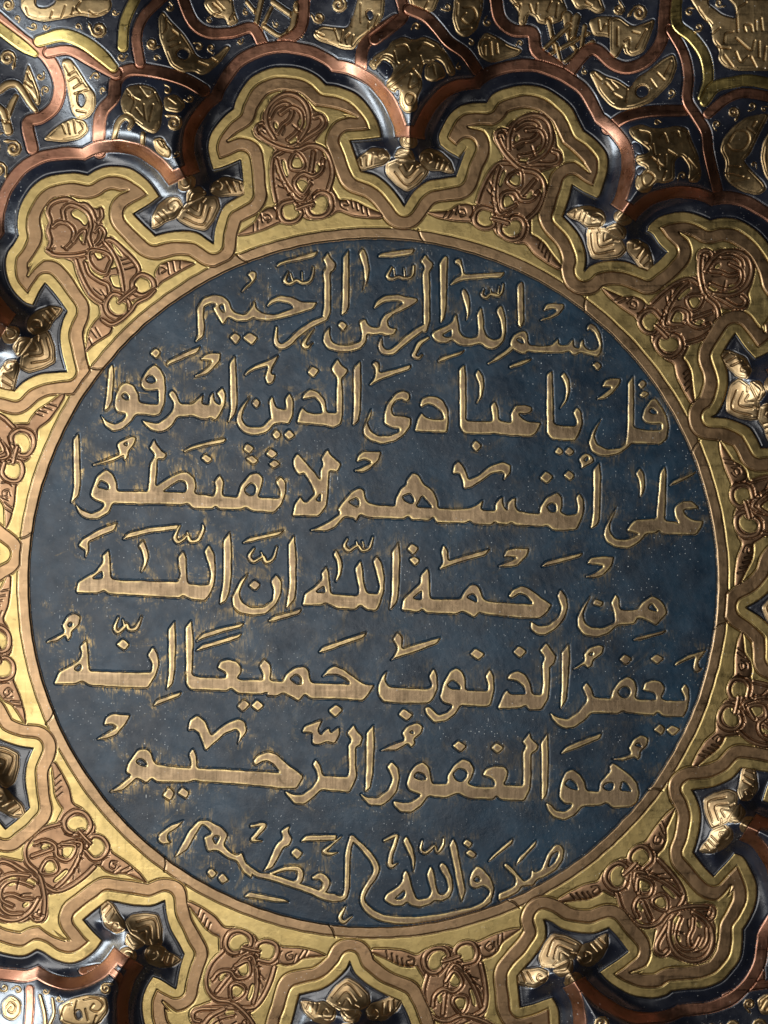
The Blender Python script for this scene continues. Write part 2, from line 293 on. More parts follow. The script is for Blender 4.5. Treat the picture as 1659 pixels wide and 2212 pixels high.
# petal outlines, clockwise from bay tip to bay tip; ! marks a sharp corner
OUT = {
'A': (0, 600, .4943, "533,1745! 495,1600 480,1450 500,1340 535,1265! 450,1140 360,1035! 310,1110 260,1215! 190,1190 110,1110 60,1020 40,900 60,800 110,730 150,660! 140,580 150,480 190,370 260,270 350,200 450,175 580,160 700,178! 760,140 850,110 950,110 1060,140 1160,210 1230,290 1275,352! 1170,420 1060,490! 1130,560 1235,665! 1400,625 1560,640 1650,690 1699,724!"),
'B': (780, 220, .4822, "125,1530! 140,1400 200,1240 290,1170 375,1125! 365,1000 345,850! 210,905 125,922! 95,830 78,740 100,640 160,550 220,480 290,430! 310,360 370,250 450,160 560,108 690,88 850,108 960,160 1040,238! 1150,250 1270,300 1370,390 1440,490 1480,590 1492,662! 1380,680 1240,690! 1275,790 1330,942! 1450,980 1560,1060 1640,1160 1684,1230!"),
'C': (1680, 260, .4822, "-182,1143! -100,1020 0,945 130,915 240,900! 280,780 330,662! 265,750! 180,700 110,640! 95,570 130,480 190,390 280,320 390,300 490,295! 540,230 640,180 780,155 900,165 1010,200 1100,260 1180,340 1225,420 1260,490 1280,530! 1360,590 1430,660 1475,740 1475,850 1450,950 1420,1040 1390,1075! 1290,1030 1190,970! 1160,1080 1110,1230! 1190,1310 1250,1400 1290,1510 1300,1600 1285,1675!"),
'D': (2200, 760, .4967, "205,620! 260,570 400,535 530,545 640,590 700,612! 790,540 865,465! 800,400 750,330 700,300! 720,250 800,190 900,155 1010,150 1110,175 1200,215! 1290,195 1400,205 1500,250 1600,330 1700,450 1760,560 1790,670! 1840,760 1865,900 1850,1030 1780,1150 1659,1265 1560,1315! 1480,1220 1400,1110! 1340,1200 1290,1290! 1330,1400 1340,1520 1310,1640 1260,1740 1215,1775!"),
'G': (2240, 3050, .4726, "1020,125! 1060,200 1095,320 1090,450 1065,560 1035,650! 1120,760 1205,850! 1300,750 1380,655! 1450,690 1500,770 1550,880 1565,980 1550,1100 1500,1210 1450,1290! 1445,1400 1420,1530 1350,1640 1270,1720 1150,1770 1000,1790 860,1800! 800,1840 700,1860 560,1850 430,1790 320,1720 255,1645! 380,1560 495,1475! 420,1370 335,1275! 200,1320 60,1315 -60,1280 -140,1230 -205,1210!"),
'H': (1500, 3500, .5425, "1185,225! 1200,290 1190,370 1120,480 1050,560 990,635! 1000,750 1010,860! 1120,830 1245,785! 1285,870 1295,980 1290,1080 1260,1160 1200,1230! 1180,1300 1120,1400 1000,1480 860,1500 720,1470 620,1400 560,1310! 450,1340 300,1320 150,1250 60,1160 20,1075! 120,1040 225,1005! 190,910 145,815! 25,766 -75,706 -185,616 -225,525!"),
'I': (700, 3400, .5425, "1250,710! 1220,770 1140,850 1040,910 960,930 880,950! 850,1060 800,1230! 930,1270 1060,1300! 1070,1400 1040,1500 980,1570 900,1600! 860,1680 760,1740 640,1760 500,1730 380,1650 310,1560 280,1500! 180,1490 60,1460 -60,1400 -170,1300 -240,1180 -260,1028 -230,908 -180,823! -120,848 -15,908! 10,778 50,658! 10,578 -50,478 -80,378 -96,273!"),
'J': (0, 2900, .5425, "1195,1195! 1100,1230 1000,1225 900,1210 780,1190! 700,1250 600,1330! 670,1410 740,1480! 680,1560 600,1620 500,1645 400,1620 320,1570 270,1550! 180,1590 60,1580 -60,1545 -180,1470 -260,1370 -300,1270 -310,1180! -400,1150 -470,1080 -500,980 -490,860 -420,720 -300,600 -180,520 -110,495! -40,580 40,670! 130,600 215,520! 185,330 195,200 245,85!"),
}
# interlace of the petals, drawn on petals A and B: F copper field, X brass showing through, G chased line
INTERLACE_B = """F 480,620 500,580 545,560 550,500 590,450 600,410 640,360 720,320 790,325 850,370 900,420 950,490 1000,500 1040,550 1040,600 1000,640 960,690 930,720 980,760 1040,830 1070,900 1080,990 1060,1070 1100,1130 1120,1170 1160,1160 1240,1170 1340,1220 1460,1270 1440,1300 1330,1300 1220,1290 1120,1250 1060,1290 960,1320 880,1310 860,1290 790,1330 720,1345 680,1330 640,1350 560,1390 440,1430 345,1440 430,1380 500,1330 530,1260 590,1215 640,1210 665,1165 640,1100 610,1010 600,900 610,830 630,790 640,770 560,720 500,690 478,650
X 700,1230 720,1190 770,1175 795,1200 805,1230 835,1250 820,1285 770,1312 715,1300
X 897,1240 940,1220 940,1160 990,1128 1032,1150 1042,1205 1010,1262 950,1282
X 738,920 750,860 790,830 858,850 852,892 800,928
X 733,700 770,648 812,690 772,752
X 792,1040 830,996 888,1030 845,1112
X 845,530 878,555 872,620 830,612 815,570
X 700,410 740,400 752,430 715,445
X 640,560 668,575 665,620 640,610
X 690,850 712,860 738,970 722,985 695,920
X 935,900 960,880 975,930 940,965
X 655,870 672,890 668,960 648,940
X 985,770 1010,810 1030,870 1005,840
G 605,450 612,410 650,360
G 750,322 800,342 828,392
G 640,440 680,400 735,410 740,450 700,480
G 720,490 780,440 860,470 890,520 880,590 930,640
G 590,540 600,580 640,630 670,660
G 600,560 640,530 690,530
G 890,560 890,620 910,650
G 700,660 720,620 725,590
G 780,590 835,640
G 530,590 560,590 565,620
G 520,660 550,630 570,650
G 930,540 980,560 995,590 960,630 920,640
G 640,710 635,680 680,730 740,780 790,750 840,680 865,630
G 510,690 600,740 650,780
G 1030,610 960,680 840,770
G 790,760 750,810 745,860
G 790,760 860,840 890,900
G 650,860 650,940 660,970
G 690,830 700,910 740,980
G 910,760 930,850 910,960 880,1080 855,1170
G 930,740 970,830
G 650,990 710,1030
G 670,1050 725,1070
G 690,1100 740,1090 800,1170
G 770,1030 770,970 800,940
G 1000,860 1020,900 1010,930 1040,980 1030,1040 960,1050
G 920,950 990,900
G 800,1170 850,1180 880,1150
G 740,1120 770,1110 780,1140
G 660,1170 685,1195 680,1290
G 640,1220 665,1260 660,1300
G 930,1160 930,1120 960,1090
G 1030,1110 1065,1170 1055,1245
G 830,1250 860,1290 920,1292
G 800,1215 880,1190 935,1190
G 1180,1240 1140,1220 1135,1180 1170,1170 1190,1200 1160,1210
G 1215,1172 1225,1225
G 1250,1185 1262,1240
G 1290,1205 1300,1262
G 1330,1230 1340,1280
G 600,1300 575,1310 560,1285 590,1265 620,1295 595,1330
G 525,1320 520,1385
G 490,1345 490,1400
G 545,1270 555,1330
S 650,1170,34 625,1060,36 612,930,36 630,830,36 700,780,36 790,735,36 900,670,36 980,620,36 1010,570,36 985,525,34 940,535,32
S 1040,1100,34 1070,970,36 1050,850,36 990,770,36 900,745,36 800,780,36 690,760,36 590,715,36 510,650,36 510,600,34 560,575,32 590,610,28
S 650,850,30 670,930,32 720,1040,34 790,1130,34 850,1165,34 890,1080,34 912,930,34 930,800,32
S 1000,860,30 985,940,32 920,985,32 850,960,32 790,1010,32 800,1070,32 850,1115,32 905,1040,30
S 800,800,26 755,865,28 765,920,30 835,925,30 855,875,28 800,800,26
S 780,1165,36 700,1190,38 680,1260,38 720,1325,38 800,1320,38 845,1260,36 800,1190,34
S 985,1110,38 1050,1140,40 1065,1230,40 1010,1290,40 920,1290,40 885,1225,36 925,1150,36 985,1110,36
S 810,1225,32 870,1205,34 930,1190,32
S 640,690,34 590,590,36 590,480,36 640,400,38 720,350,38 810,365,38 880,440,38 900,530,36 880,620,36 820,710,34
S 610,530,30 655,450,32 730,420,32 780,470,32 760,540,30 700,590,30 660,650,28
S 690,500,28 770,450,30 840,490,30 850,580,30 800,650,30 740,700,30"""
INTERLACE_A = """F 400,760 430,740 410,680 400,620 430,570 400,500 430,430 490,395 570,390 640,430 700,420 760,480 810,450 835,490 810,560 830,620 810,700 880,670 960,740 1050,830 1090,920 1100,980 1150,985 1190,1000 1190,950 1230,890 1310,860 1400,860 1490,880 1400,930 1300,990 1240,1025 1180,1090 1120,1130 1050,1150 1005,1165 1010,1220 980,1260 940,1295 900,1330 880,1400 820,1440 760,1480 690,1550 700,1480 720,1380 760,1310 800,1270 790,1190 760,1180 700,1130 660,1060 620,960 600,870 520,840 440,830 400,790
X 588,500 640,475 695,500 715,560 692,612 655,562 600,540
X 675,860 730,850 745,920 825,960 802,1002 740,972 698,920
X 850,870 905,830 925,900 860,922
X 860,970 942,960 948,1062 888,1052
X 1025,1010 1090,978 1150,1010 1160,1070 1100,1102 1060,1080 1048,1040
X 855,1150 900,1108 932,1160 992,1180 982,1242 920,1262 868,1222
X 750,800 800,788 822,840 780,852
X 640,660 668,650 680,725 655,720
X 640,930 665,950 690,1030 665,1020
X 880,720 940,790 960,840 910,800
G 400,580 420,470 490,402
G 450,540 470,470 540,440
G 540,640 530,590 600,530 670,570 600,640 550,670
G 600,700 620,640 690,640 690,720
G 740,560 720,640 740,740
G 720,500 760,560 800,560 820,600
G 760,690 780,740 830,640
G 700,430 740,500 790,510
G 430,780 470,760 450,800
G 520,760 560,790
G 410,820 500,840 620,830 740,790
G 720,780 730,870 760,910
G 730,780 860,790 880,830 850,880
G 770,795 830,820 780,850
G 620,860 650,960 700,1070 760,1160
G 650,850 700,960 800,1010
G 830,720 900,800 940,900 960,1060
G 850,680 950,780 1040,880
G 950,850 1000,835
G 960,880 1020,865
G 975,920 1040,900
G 820,920 830,1010 860,1030
G 700,1000 760,1050 730,1090
G 750,1070 800,1110
G 800,1080 840,1130
G 930,1165 1045,1070
G 905,1130 1020,1035
G 990,1160 1002,1230
G 1100,985 1165,1040 1155,1090
G 1000,1010 990,950 1050,930
G 1220,960 1230,910 1270,930 1240,955
G 1285,885 1295,965
G 1325,878 1335,945
G 1380,870 1375,922
G 785,1340 800,1300 835,1330 805,1375
G 740,1380 775,1430
G 770,1360 805,1420
G 725,1440 745,1485
S 420,780,34 440,710,36 425,640,36 440,570,36 418,500,36 442,440,36 500,412,36 570,408,36 640,448,36 690,445,36 740,490,34 765,550,32 800,575,28
S 812,480,28 818,530,30 795,570,32 812,630,32 795,700,30 750,750,28
S 415,790,34 460,822,36 540,832,36 640,825,36 740,790,36 810,740,36 855,700,36 910,720,36 985,795,36 1050,865,36 1078,930,34 1060,985,30
S 620,860,32 645,950,34 690,1050,34 740,1120,34 805,1165,32
S 460,610,30 500,580,32 560,585,32 612,640,32 602,720,30 555,775,28
S 545,560,30 535,490,32 580,450,32 650,470,32 715,520,32 738,600,32 720,680,32 740,760,28
S 722,790,28 715,860,30 760,930,30 830,955,30 860,900,30 880,850,28 850,805,28 790,785,28 722,790,28
S 835,725,28 890,800,32 930,900,32 950,1000,32 962,1080,28
S 690,880,28 720,960,30 790,1010,32 850,1040,32 868,1110,30
S 1090,962,36 1168,1000,38 1182,1070,38 1110,1118,38 1048,1095,36 1030,1020,36 1090,962,36
S 885,1105,36 838,1180,38 860,1252,38 930,1284,38 1003,1250,38 1008,1178,36 950,1125,36 885,1105,36
S 930,1165,30 990,1112,32 1050,1065,30
S 820,1300,32 880,1332,34 950,1300,34 1022,1232,34 1062,1172,34 1140,1135,32 1190,1085,28
S 610,725,26 650,665,28 695,640,28 680,730,26
S 765,640,26 800,605,28 838,645,28 825,705,24"""
FINGER = "S 245,695,8 330,645,46 420,615,76 500,600,96\nS 1300,505,8 1180,470,44 1080,460,76 980,455,96"
# palmette of one bay: u across, v outwards from the bay tip
PALM = """P -3,30 -25,48 -41,72 -43,84 -12,99 18,99 45,84 42,62 20,42
P -94,80 -85,103 -63,121 -38,127 -22,116 -20,97 -44,78 -62,82 -80,78
P 110,68 99,92 73,115 46,114 34,97 46,80 60,76 86,64
P -15,97 -4,120 22,120 30,97
P -17,132 -10,148 0,160 14,152 23,136 13,120 -9,121
G -30,72 -3,44 24,68
G -20,80 -2,60 16,78
G -9,87 -1,74 7,85
G -16,84 -24,90
G 14,86 22,90
G -24,98 -28,113 -42,114 -47,103 -41,96 -36,102
G -55,86 -59,104
G -64,85 -69,103
G -74,84 -79,97
G 38,98 44,110 56,110 60,100 54,94 50,99
G 70,80 70,102
G 80,76 82,96
G 90,74 93,88
G -7,136 0,150 10,139 5,129 -4,129 -7,136
G -8,100 6,112 24,104"""
# strapwork and ornament of the fluted rim
RIM = """T 0 0 .9114
C 430,655,56 425,560,56 440,480,56 490,420,56 502,345,56 560,300,56 680,310,56 800,345,56 880,390,56
C 605,270,46 590,160,46 620,70,46 710,-20,46
C -40,50,54 100,170,54 200,240,54 255,350,54 240,450,54 180,505,54 120,530,54 140,640,54
C 210,225,44 300,215,44 400,265,48 500,315,54
C 780,-30,50 830,90,50 900,140,50 1000,140,50 1090,120,50 1140,200,50
C 1210,190,50 1300,120,50 1315,-20,50
C 1555,300,52 1570,200,52 1640,130,52 1710,85,52
B 530,200,46 540,90,46 590,-20,46
B -30,100,50 90,190,50 150,230,30
B 170,175,50 270,150,58 360,180,58 440,240,56 490,290,40
T 1512 0 .9114
C -40,170,50 40,110,50 85,60,50 70,-20,50
C 110,40,48 180,70,50 230,120,50 280,180,50 350,230,50 400,300,50
C 480,-20,54 500,80,54 560,130,54 640,140,54 660,220,54 740,280,54 810,340,54
C 800,310,54 870,225,54 920,215,54 990,275,54 1060,292,54 1140,255,54 1200,170,54 1212,60,54 1220,-20,54
C 965,555,50 1040,505,50 1150,480,50 1300,475,50
C 1240,130,44 1295,230,44 1315,330,46 1310,430,46 1350,500,46 1390,570,46 1400,650,46 1420,740,46 1440,820,46
C 1400,490,44 1480,425,44 1560,400,44 1680,420,44
B 1265,-20,46 1265,100,48 1330,160,48 1385,240,48 1400,340,46 1375,420,40
B 1385,440,40 1430,375,50 1500,355,50 1580,345,50 1690,365,50
T 0 2900 .5425
C 215,1830,64 215,1960,64 200,2150,64
C 600,1700,60 760,1680,60 870,1760,60 890,1900,60 880,2150,60
T 2240 3050 .4726
C 1690,1180,70 1620,1300,70 1590,1450,70 1600,1700,70
C 1300,1850,60 1420,1800,60 1560,1760,70 1750,1740,70
T 0 0 .7353
O 110,40 150,95 230,115 330,100 430,80 500,95 560,80 600,40 590,-20 110,-20
X 190,35 250,42 300,10 290,-20 190,-20
G 270,95 280,60
G 330,90 340,60 350,30
G 385,75 395,40
G 430,70 410,40 430,10
G 480,60 520,80 570,60
G 150,80 140,40
O 150,335 185,420 215,500 215,560 190,562 165,510 120,470 125,420
G 145,390 165,430
G 135,440 168,465
G 160,500 190,540
V 0,480,40 40,450,42 90,450,38 130,500,36 160,550,32 190,590,26
V 40,610,42 60,560,38 85,515,28
V 30,640,50 45,700,50
V -30,560,40 10,590,40 30,640,34
G 20,500 40,560
G 0,640 60,660
O 325,320 375,308 420,370 470,450 512,500 510,580 470,630 420,642 385,600 365,500 345,400
X 415,500 445,495 460,530 440,575 415,555
G 345,350 375,400
G 365,400 400,380
G 370,430 410,410 430,440
G 395,470 440,440
G 400,500 470,480
G 410,590 460,600
O 228,748 270,700 330,655 390,628 460,645 474,700 430,742 340,760
G 335,670 350,712
G 365,660 375,715
G 395,645 405,710
G 430,655 447,690 425,710
O 640,540 680,460 760,448 830,470 872,560 860,680 830,718 780,700 730,660 700,640 660,610
G 680,480 720,540 700,600
G 750,470 790,520 830,500
G 770,560 780,640
G 820,560 800,650
G 730,580 760,620
G 690,510 750,540
V 610,745,30 630,660,34 670,625,34 705,650,32 690,685,24
V 765,715,28 760,800,28
O 815,740 870,730 895,780 918,800 912,850 870,838 830,805
G 850,760 872,785 888,765 870,750
O 872,520 940,500 1000,560 960,605 880,590
G 900,530 940,560
T 560 0 .7353
O 85,90 110,55 150,110 220,180 260,240 290,300 340,320 400,290 450,240 475,250 420,330 350,392 310,402 280,380 210,388 150,352 120,280 90,200
X 180,280 215,255 255,275 240,320 195,310
G 130,90 132,150 110,180
G 140,220 190,190 160,160
G 150,250 200,230
G 300,330 350,350
G 370,310 400,330
O 325,20 345,-20 480,-20 495,60 518,120 460,142 445,92 400,97 360,72
G 380,20 420,60 380,80
G 440,50 400,10
G 470,100 490,70
V 560,10,24 605,65,24
V 700,10,32 815,90,32
V 640,-20,32 608,132,28
V 690,40,22 628,172,22
V 655,140,28 740,192,26 795,150,26
V 830,20,40 800,170,36
V 885,-20,42 835,45,42
V 870,80,24 850,190,24
G 740,90 720,140
G 768,115 752,170
T 1200 0 .7353
O 38,180 90,135 160,145 230,150 265,60 285,-20 430,-20 422,80 382,150 332,190 290,220 262,266 200,262 140,237 70,217
X 325,60 358,50 370,90 345,112
G 160,155 180,215
G 205,165 195,225
G 240,180 220,205 225,235
G 262,190 252,240
G 255,60 250,140
G 300,20 300,120
G 345,120 340,150
G 395,80 370,150
G 60,170 100,190
O 335,340 380,290 440,260 460,220 530,192 580,215 640,192 720,230 770,300 808,370 802,405 768,405 740,335 700,312 680,345 640,335 622,400 632,460 602,520 602,590 540,608 503,560 508,505 450,482 430,450 475,380 470,345 420,312 372,380
X 375,362 420,325 468,365 440,430
X 478,490 505,472 510,512 490,522
O 640,350 690,320 735,345 760,410 690,440 640,420
G 450,472 605,352
G 440,445 560,335
G 480,275 500,340 545,325
G 490,250 540,240 562,275
G 610,262 640,230 690,252
G 540,410 572,400 560,470 622,430 582,370
G 540,528 556,500 588,515 575,552 550,556 540,528
G 380,345 420,295 470,305 460,345
G 620,300 640,360
G 690,350 700,400
G 740,260 770,320
O 550,-20 722,-20 692,62 620,64 570,42
G 660,10 640,55
O 800,-20 955,-20 950,60 920,160 860,205 810,172 788,100
G 850,40 900,40 920,90 880,130 840,100 862,70
G 820,20 815,80
G 840,160 890,150
T 1800 0 .7353
O 105,230 150,168 220,200 280,240 350,262 332,292 240,322 180,338 120,302
G 150,245 150,295
G 180,225 186,295
G 212,235 218,285
G 125,240 140,210 170,205
O 265,-20 560,-20 592,60 560,112 490,132 430,122 420,92 380,72 370,132 330,137 330,60
O 600,-20 765,-20 795,60 750,75 700,42 640,52
V 490,110,28 522,255,26
V 590,85,54 602,200,34 652,292,26
V 640,90,42 618,210,30
V 470,255,24 600,135,24
V 500,285,24 700,178,24
V 580,325,26 725,222,26
V 530,235,22 552,325,22
V 682,140,28 662,275,22
O 700,110 760,85 850,88 910,128 950,158 958,292 900,296 880,232 862,302 820,284 840,212 790,192 730,192
G 760,110 770,165 795,130
G 820,112 815,172
G 850,160 872,200 850,265
G 900,180 925,230 905,270
G 300,30 340,20 330,80
G 390,25 402,62
G 430,20 425,72
G 485,60 505,10
G 540,20 530,90
G 690,10 720,30
T 2400 0 .6555
O 0,108 60,98 110,140 150,160 275,108 262,165 205,312 130,342 100,312 92,262 42,352 0,332
G 50,165 50,275
G 90,245 122,230 120,295
G 160,290 222,180
G 140,190 180,200
O -125,432 -85,418 -20,458 50,478 95,508 122,528 160,468 240,418 320,350 388,318 408,390 372,490 312,552 250,612 150,652 60,662 0,632 -62,562
X 155,540 190,507 230,520 235,560 200,588 165,578
G -20,500 20,545
G 10,490 50,532
G 30,565 75,590
G 110,540 100,612
G 330,480 290,440
G 372,370 330,455
G 250,480 282,525
G -90,440 -50,480
O 108,770 190,742 260,770 330,768 400,752 470,768 488,830 532,930 553,1050 532,1098 470,1092 480,1000 430,930 390,960 390,1082 330,1102 270,1092 242,1152 190,1162 150,1122 160,1050 228,1010 160,982 153,930 228,920 240,900 190,862 130,822
X 135,848 188,868 200,932 150,922
X 165,1002 218,1002 180,1058 160,1040
G 180,785 240,800 242,862 208,858
G 262,865 272,925
G 300,830 330,800 352,855
G 380,800 410,788 422,822
G 440,785 472,790 478,830
G 160,970 300,930
G 250,940 330,1000 340,930
G 200,1062 230,1032 270,1062 242,1110 210,1110 200,1062
G 350,900 402,932
G 290,960 300,1022
G 340,1030 320,1080
G 470,950 520,1010
G 490,1080 530,1040
O 662,900 680,830 740,760 820,700 940,678 958,690 900,800 840,930 800,960 850,1020 930,1100 942,1142 890,1172 800,1152 720,1102 688,1050 700,970
G 720,850 760,790 820,790 840,840 800,900 740,900 708,868
G 830,770 872,800
G 720,1000 782,1000
G 700,1040 800,1060
G 740,1092 832,1070
G 860,760 880,730
O 905,950 920,850 965,780 965,1100 930,1050
O 495,10 560,110 610,150 618,250 662,300 648,350 690,402 760,422 980,425 980,-20 480,-20
X 590,20 680,90 765,112 755,30 700,-20 600,-20
G 770,190 770,60 822,15
G 820,190 812,150 850,148 860,190
G 882,182 880,125
G 912,110 920,182
G 690,255 700,200 742,190
G 762,228 850,300 872,245
G 760,310 790,372 832,338
G 620,200 662,168
G 650,280 722,290
G 900,250 900,342
G 930,362 940,280
G 540,60 590,130
G 690,330 740,400
G 850,340 880,400
T 0 2900 .5425
O 10,1930 80,1870 155,1920 150,2010 90,2065 20,2030
G 45,1965 80,1925 115,1960 92,2005 60,1990 78,1965
O 420,1960 520,1900 640,1870 770,1890 790,1990 720,2087 560,2120 440,2080
X 540,2000 580,1980 600,2040 560,2060
G 440,2050 470,1960 520,1945
G 560,1920 545,1990
G 610,1910 700,1900 750,1950 710,2000 660,1980 680,1945
G 620,1980 640,2060
G 700,2030 680,2090
V 290,1880,30 320,2000,32 330,2100,32
V 380,1900,24 390,2010,26 360,2090,26
T 2240 3050 .4726
O 1560,1880 1640,1820 1760,1840 1760,2000 1600,2000
G 1600,1950 1650,1870 1700,1870
G 1640,1960 1690,1910"""
# ---------------------------------------------------------------- drawing helpers
STEP = 1.28
X0, X1, Y0, Y1 = -300.0, 1910.0, -130.0, 2425.0
XS = np.arange(X0, X1, STEP); YS = np.arange(Y0, Y1, STEP)
NX, NY = len(XS), len(YS)
GX, GY = np.meshgrid(XS, YS)
SHEET = 3024 / 1659.0
C0 = np.array([806.0, 1259.0])          # centre of the medallion
R_IN, R_OUT = 743.0, 768.0
rng = np.random.default_rng(7)

def pts(s):
    return [tuple(float(c) for c in t.split(',')) for t in s.split()]

def sheet(T, x, y):
    return ((T[0] + T[2] * x) / SHEET, (T[1] + T[2] * y) / SHEET)

def soften(p, closed=True, rounds=2, cut=3.0):
    p = np.asarray(p, float)
    for _ in range(rounds):
        q = []
        n = len(p)
        for i in range(n if closed else n - 1):
            a, b = p[i], p[(i + 1) % n]
            L = math.hypot(*(b - a)[:2]) + 1e-9
            f = min(.25, cut / L)
            q.append(a + (b - a) * f); q.append(b - (b - a) * f)
        if not closed: q = [p[0]] + q + [p[-1]]
        p = np.array(q); cut *= .5
    return p

def catmull(p, n=5):
    p = np.asarray(p, float)
    if len(p) < 3: return p
    closed = np.allclose(p[0, :2], p[-1, :2])
    e = np.vstack([p[-2] if closed else 2 * p[0] - p[1], p, p[1] if closed else 2 * p[-1] - p[-2]])
    out = []
    for i in range(1, len(e) - 2):
        a, b, c, d = e[i - 1], e[i], e[i + 1], e[i + 2]
        for t in np.arange(n) / n:
            out.append(.5 * (2 * b + (c - a) * t + (2 * a - 5 * b + 4 * c - d) * t * t + (3 * b - a - 3 * c + d) * t ** 3))
    out.append(p[-1])
    return np.array(out)

def window(x0, x1, y0, y1):
    j0 = max(0, int((x0 - X0) / STEP)); j1 = min(NX, int((x1 - X0) / STEP) + 2)
    i0 = max(0, int((y0 - Y0) / STEP)); i1 = min(NY, int((y1 - Y0) / STEP) + 2)
    if j1 <= j0 or i1 <= i0: return None
    return slice(i0, i1), slice(j0, j1)

def seg_d(x, y, a, b):
    dx, dy = b[0] - a[0], b[1] - a[1]
    t = np.clip(((x - a[0]) * dx + (y - a[1]) * dy) / (dx * dx + dy * dy + 1e-12), 0, 1)
    return np.hypot(x - a[0] - t * dx, y - a[1] - t * dy), t

def poly_sdf(p, pad=14.0):
    p = np.asarray(p)[:, :2]
    w = window(p[:, 0].min() - pad, p[:, 0].max() + pad, p[:, 1].min() - pad, p[:, 1].max() + pad)
    if w is None: return None, None
    x, y = GX[w], GY[w]
    d = np.full(x.shape, 1e9); ins = np.zeros(x.shape, bool)
    n = len(p)
    for i in range(n):
        a, b = p[i], p[(i + 1) % n]
        np.minimum(d, seg_d(x, y, a, b)[0], out=d)
        if a[1] != b[1]:
            c = ((a[1] <= y) != (b[1] <= y)) & (x < (b[0] - a[0]) * (y - a[1]) / (b[1] - a[1]) + a[0])
            ins ^= c
    return w, np.where(ins, -d, d)

def stroke_sdf(p, pad=14.0):
    p = np.asarray(p); m = p[:, 2].max() / 2 + pad
    w = window(p[:, 0].min() - m, p[:, 0].max() + m, p[:, 1].min() - m, p[:, 1].max() + m)
    if w is None: return None, None
    x, y = GX[w], GY[w]
    d = np.full(x.shape, 1e9)
    for a, b in zip(p[:-1], p[1:]):
        q, t = seg_d(x, y, a, b)
        np.minimum(d, q - (a[2] + (b[2] - a[2]) * t) / 2, out=d)
    return w, d

def parse(txt, T=None, fn=None):
    """yields (kind, points in drawing units) from a drawing sheet"""
    for ln in txt.strip().splitlines():
        k, _, rest = ln.partition(' ')
        if k == 'T':
            T = tuple(float(v) for v in rest.split()); continue
        if k == 'L':
            yield k, rest; continue
        f = fn or (lambda x, y: sheet(T, x, y))
        sc = (T[2] / SHEET) if T else 1.0
        yield k, [f(q[0], q[1]) + ((q[2] * sc,) if len(q) > 2 else ()) for q in pts(rest)]

def scribe(p):
    q = catmull(p, 4)[:, :2]
    return np.column_stack([q, np.full(len(q), .4)])

def wavy(k, n=6, lo=.004, hi=.03, seed=0):
    r = np.random.default_rng(seed); o = 0
    for _ in range(n):
        a = r.uniform(0, 6.283); f = r.uniform(lo, hi)
        o = o + np.sin((GX * math.cos(a) + GY * math.sin(a)) * f * 6.283 + r.uniform(0, 6.283))
    return k * o / math.sqrt(n)

def groove(d, w=1.6): return np.exp(-(d / w) ** 2)
def sstep(a, b, x):
    t = np.clip((x - a) / (b - a), 0, 1); return t * t * (3 - 2 * t)

# ---------------------------------------------------------------- lay out the petals
TIPS = {}
sheets = {}
for k, (x0, y0, sc, s) in OUT.items():
    pl = [(tuple(float(v) for v in t.rstrip('!').split(',')), t.endswith('!')) for t in s.split()]
    sheets[k] = [(sheet((x0, y0, sc), *q), c) for q, c in pl]
ORDER = 'ABCDEFGHIJKL'
tip = {}
for k in sheets:
    i = ORDER.index(k)
    tip[i] = sheets[k][0][0]; tip.setdefault((i + 1) % 12, sheets[k][-1][0])
for i, a in ((5, 93.8), (11, -85.5)):
    if i not in tip:
        tip[i] = (C0[0] + 808 * math.sin(math.radians(a)), C0[1] - 808 * math.cos(math.radians(a)))
def petal_map(i, key='B'):
    T = OUT[key][:3]
    cB = [complex(*sheets[key][0][0]), complex(*sheets[key][-1][0])]
    a = [complex(*tip[i]), complex(*tip[(i + 1) % 12])]
    m = (a[1] - a[0]) / (cB[1] - cB[0])
    return lambda x, y: (lambda z: (z.real, z.imag))(a[0] + m * (complex(*sheet(T, x, y)) - cB[0]))
outline = []
for i, k in enumerate(ORDER):
    if k in sheets: src = sheets[k]
    else:
        f = petal_map(i)
        src = [(f(*q), c) for q, c in [((float(t.rstrip('!').split(',')[0]), float(t.rstrip('!').split(',')[1])), t.endswith('!')) for t in OUT['B'][3].split()]]
    run = [src[0][0]]
    for q, c in src[1:]:
        run.append(q)
        if c:
            outline += [tuple(v) for v in catmull(run, 5)][:-1]
            run = [q]
outline = np.array(outline)
# distance to the outline of the brass plate, positive outside, within reach
REACH = 100.0
dO = np.full(GX.shape, REACH)
n = len(outline)
for i in range(n):
    a, b = outline[i], outline[(i + 1) % n]
    w = window(min(a[0], b[0]) - REACH, max(a[0], b[0]) + REACH, min(a[1], b[1]) - REACH, max(a[1], b[1]) + REACH)
    if w: np.minimum(dO[w], seg_d(GX[w], GY[w], a, b)[0], out=dO[w])
inside = np.zeros(GX.shape, bool)
for r, y in enumerate(YS):
    a = outline; b = np.roll(outline, -1, 0)
    m = (a[:, 1] <= y) != (b[:, 1] <= y)
    xc = np.sort(a[m, 0] + (y - a[m, 1]) * (b[m, 0] - a[m, 0]) / (b[m, 1] - a[m, 1]))
    inside[r] = np.searchsorted(xc, XS) % 2 == 1
dO = np.where(inside, -dO, dO) + wavy(.7, seed=3)
RX, RY = GX - C0[0], C0[1] - GY
RAD = np.hypot(RX, RY) + wavy(.5, seed=5)
ANG = np.degrees(np.arctan2(RX, RY))
tip_ang = np.array([math.degrees(math.atan2(tip[i][0] - C0[0], C0[1] - tip[i][1])) for i in range(12)])
def adiff(a, b): return (a - b + 180) % 360 - 180
near = np.argmin(np.abs(np.stack([adiff(ANG, t) for t in tip_ang])), 0).astype(np.int8)     # nearest bay
pet = np.zeros(GX.shape, np.int8)
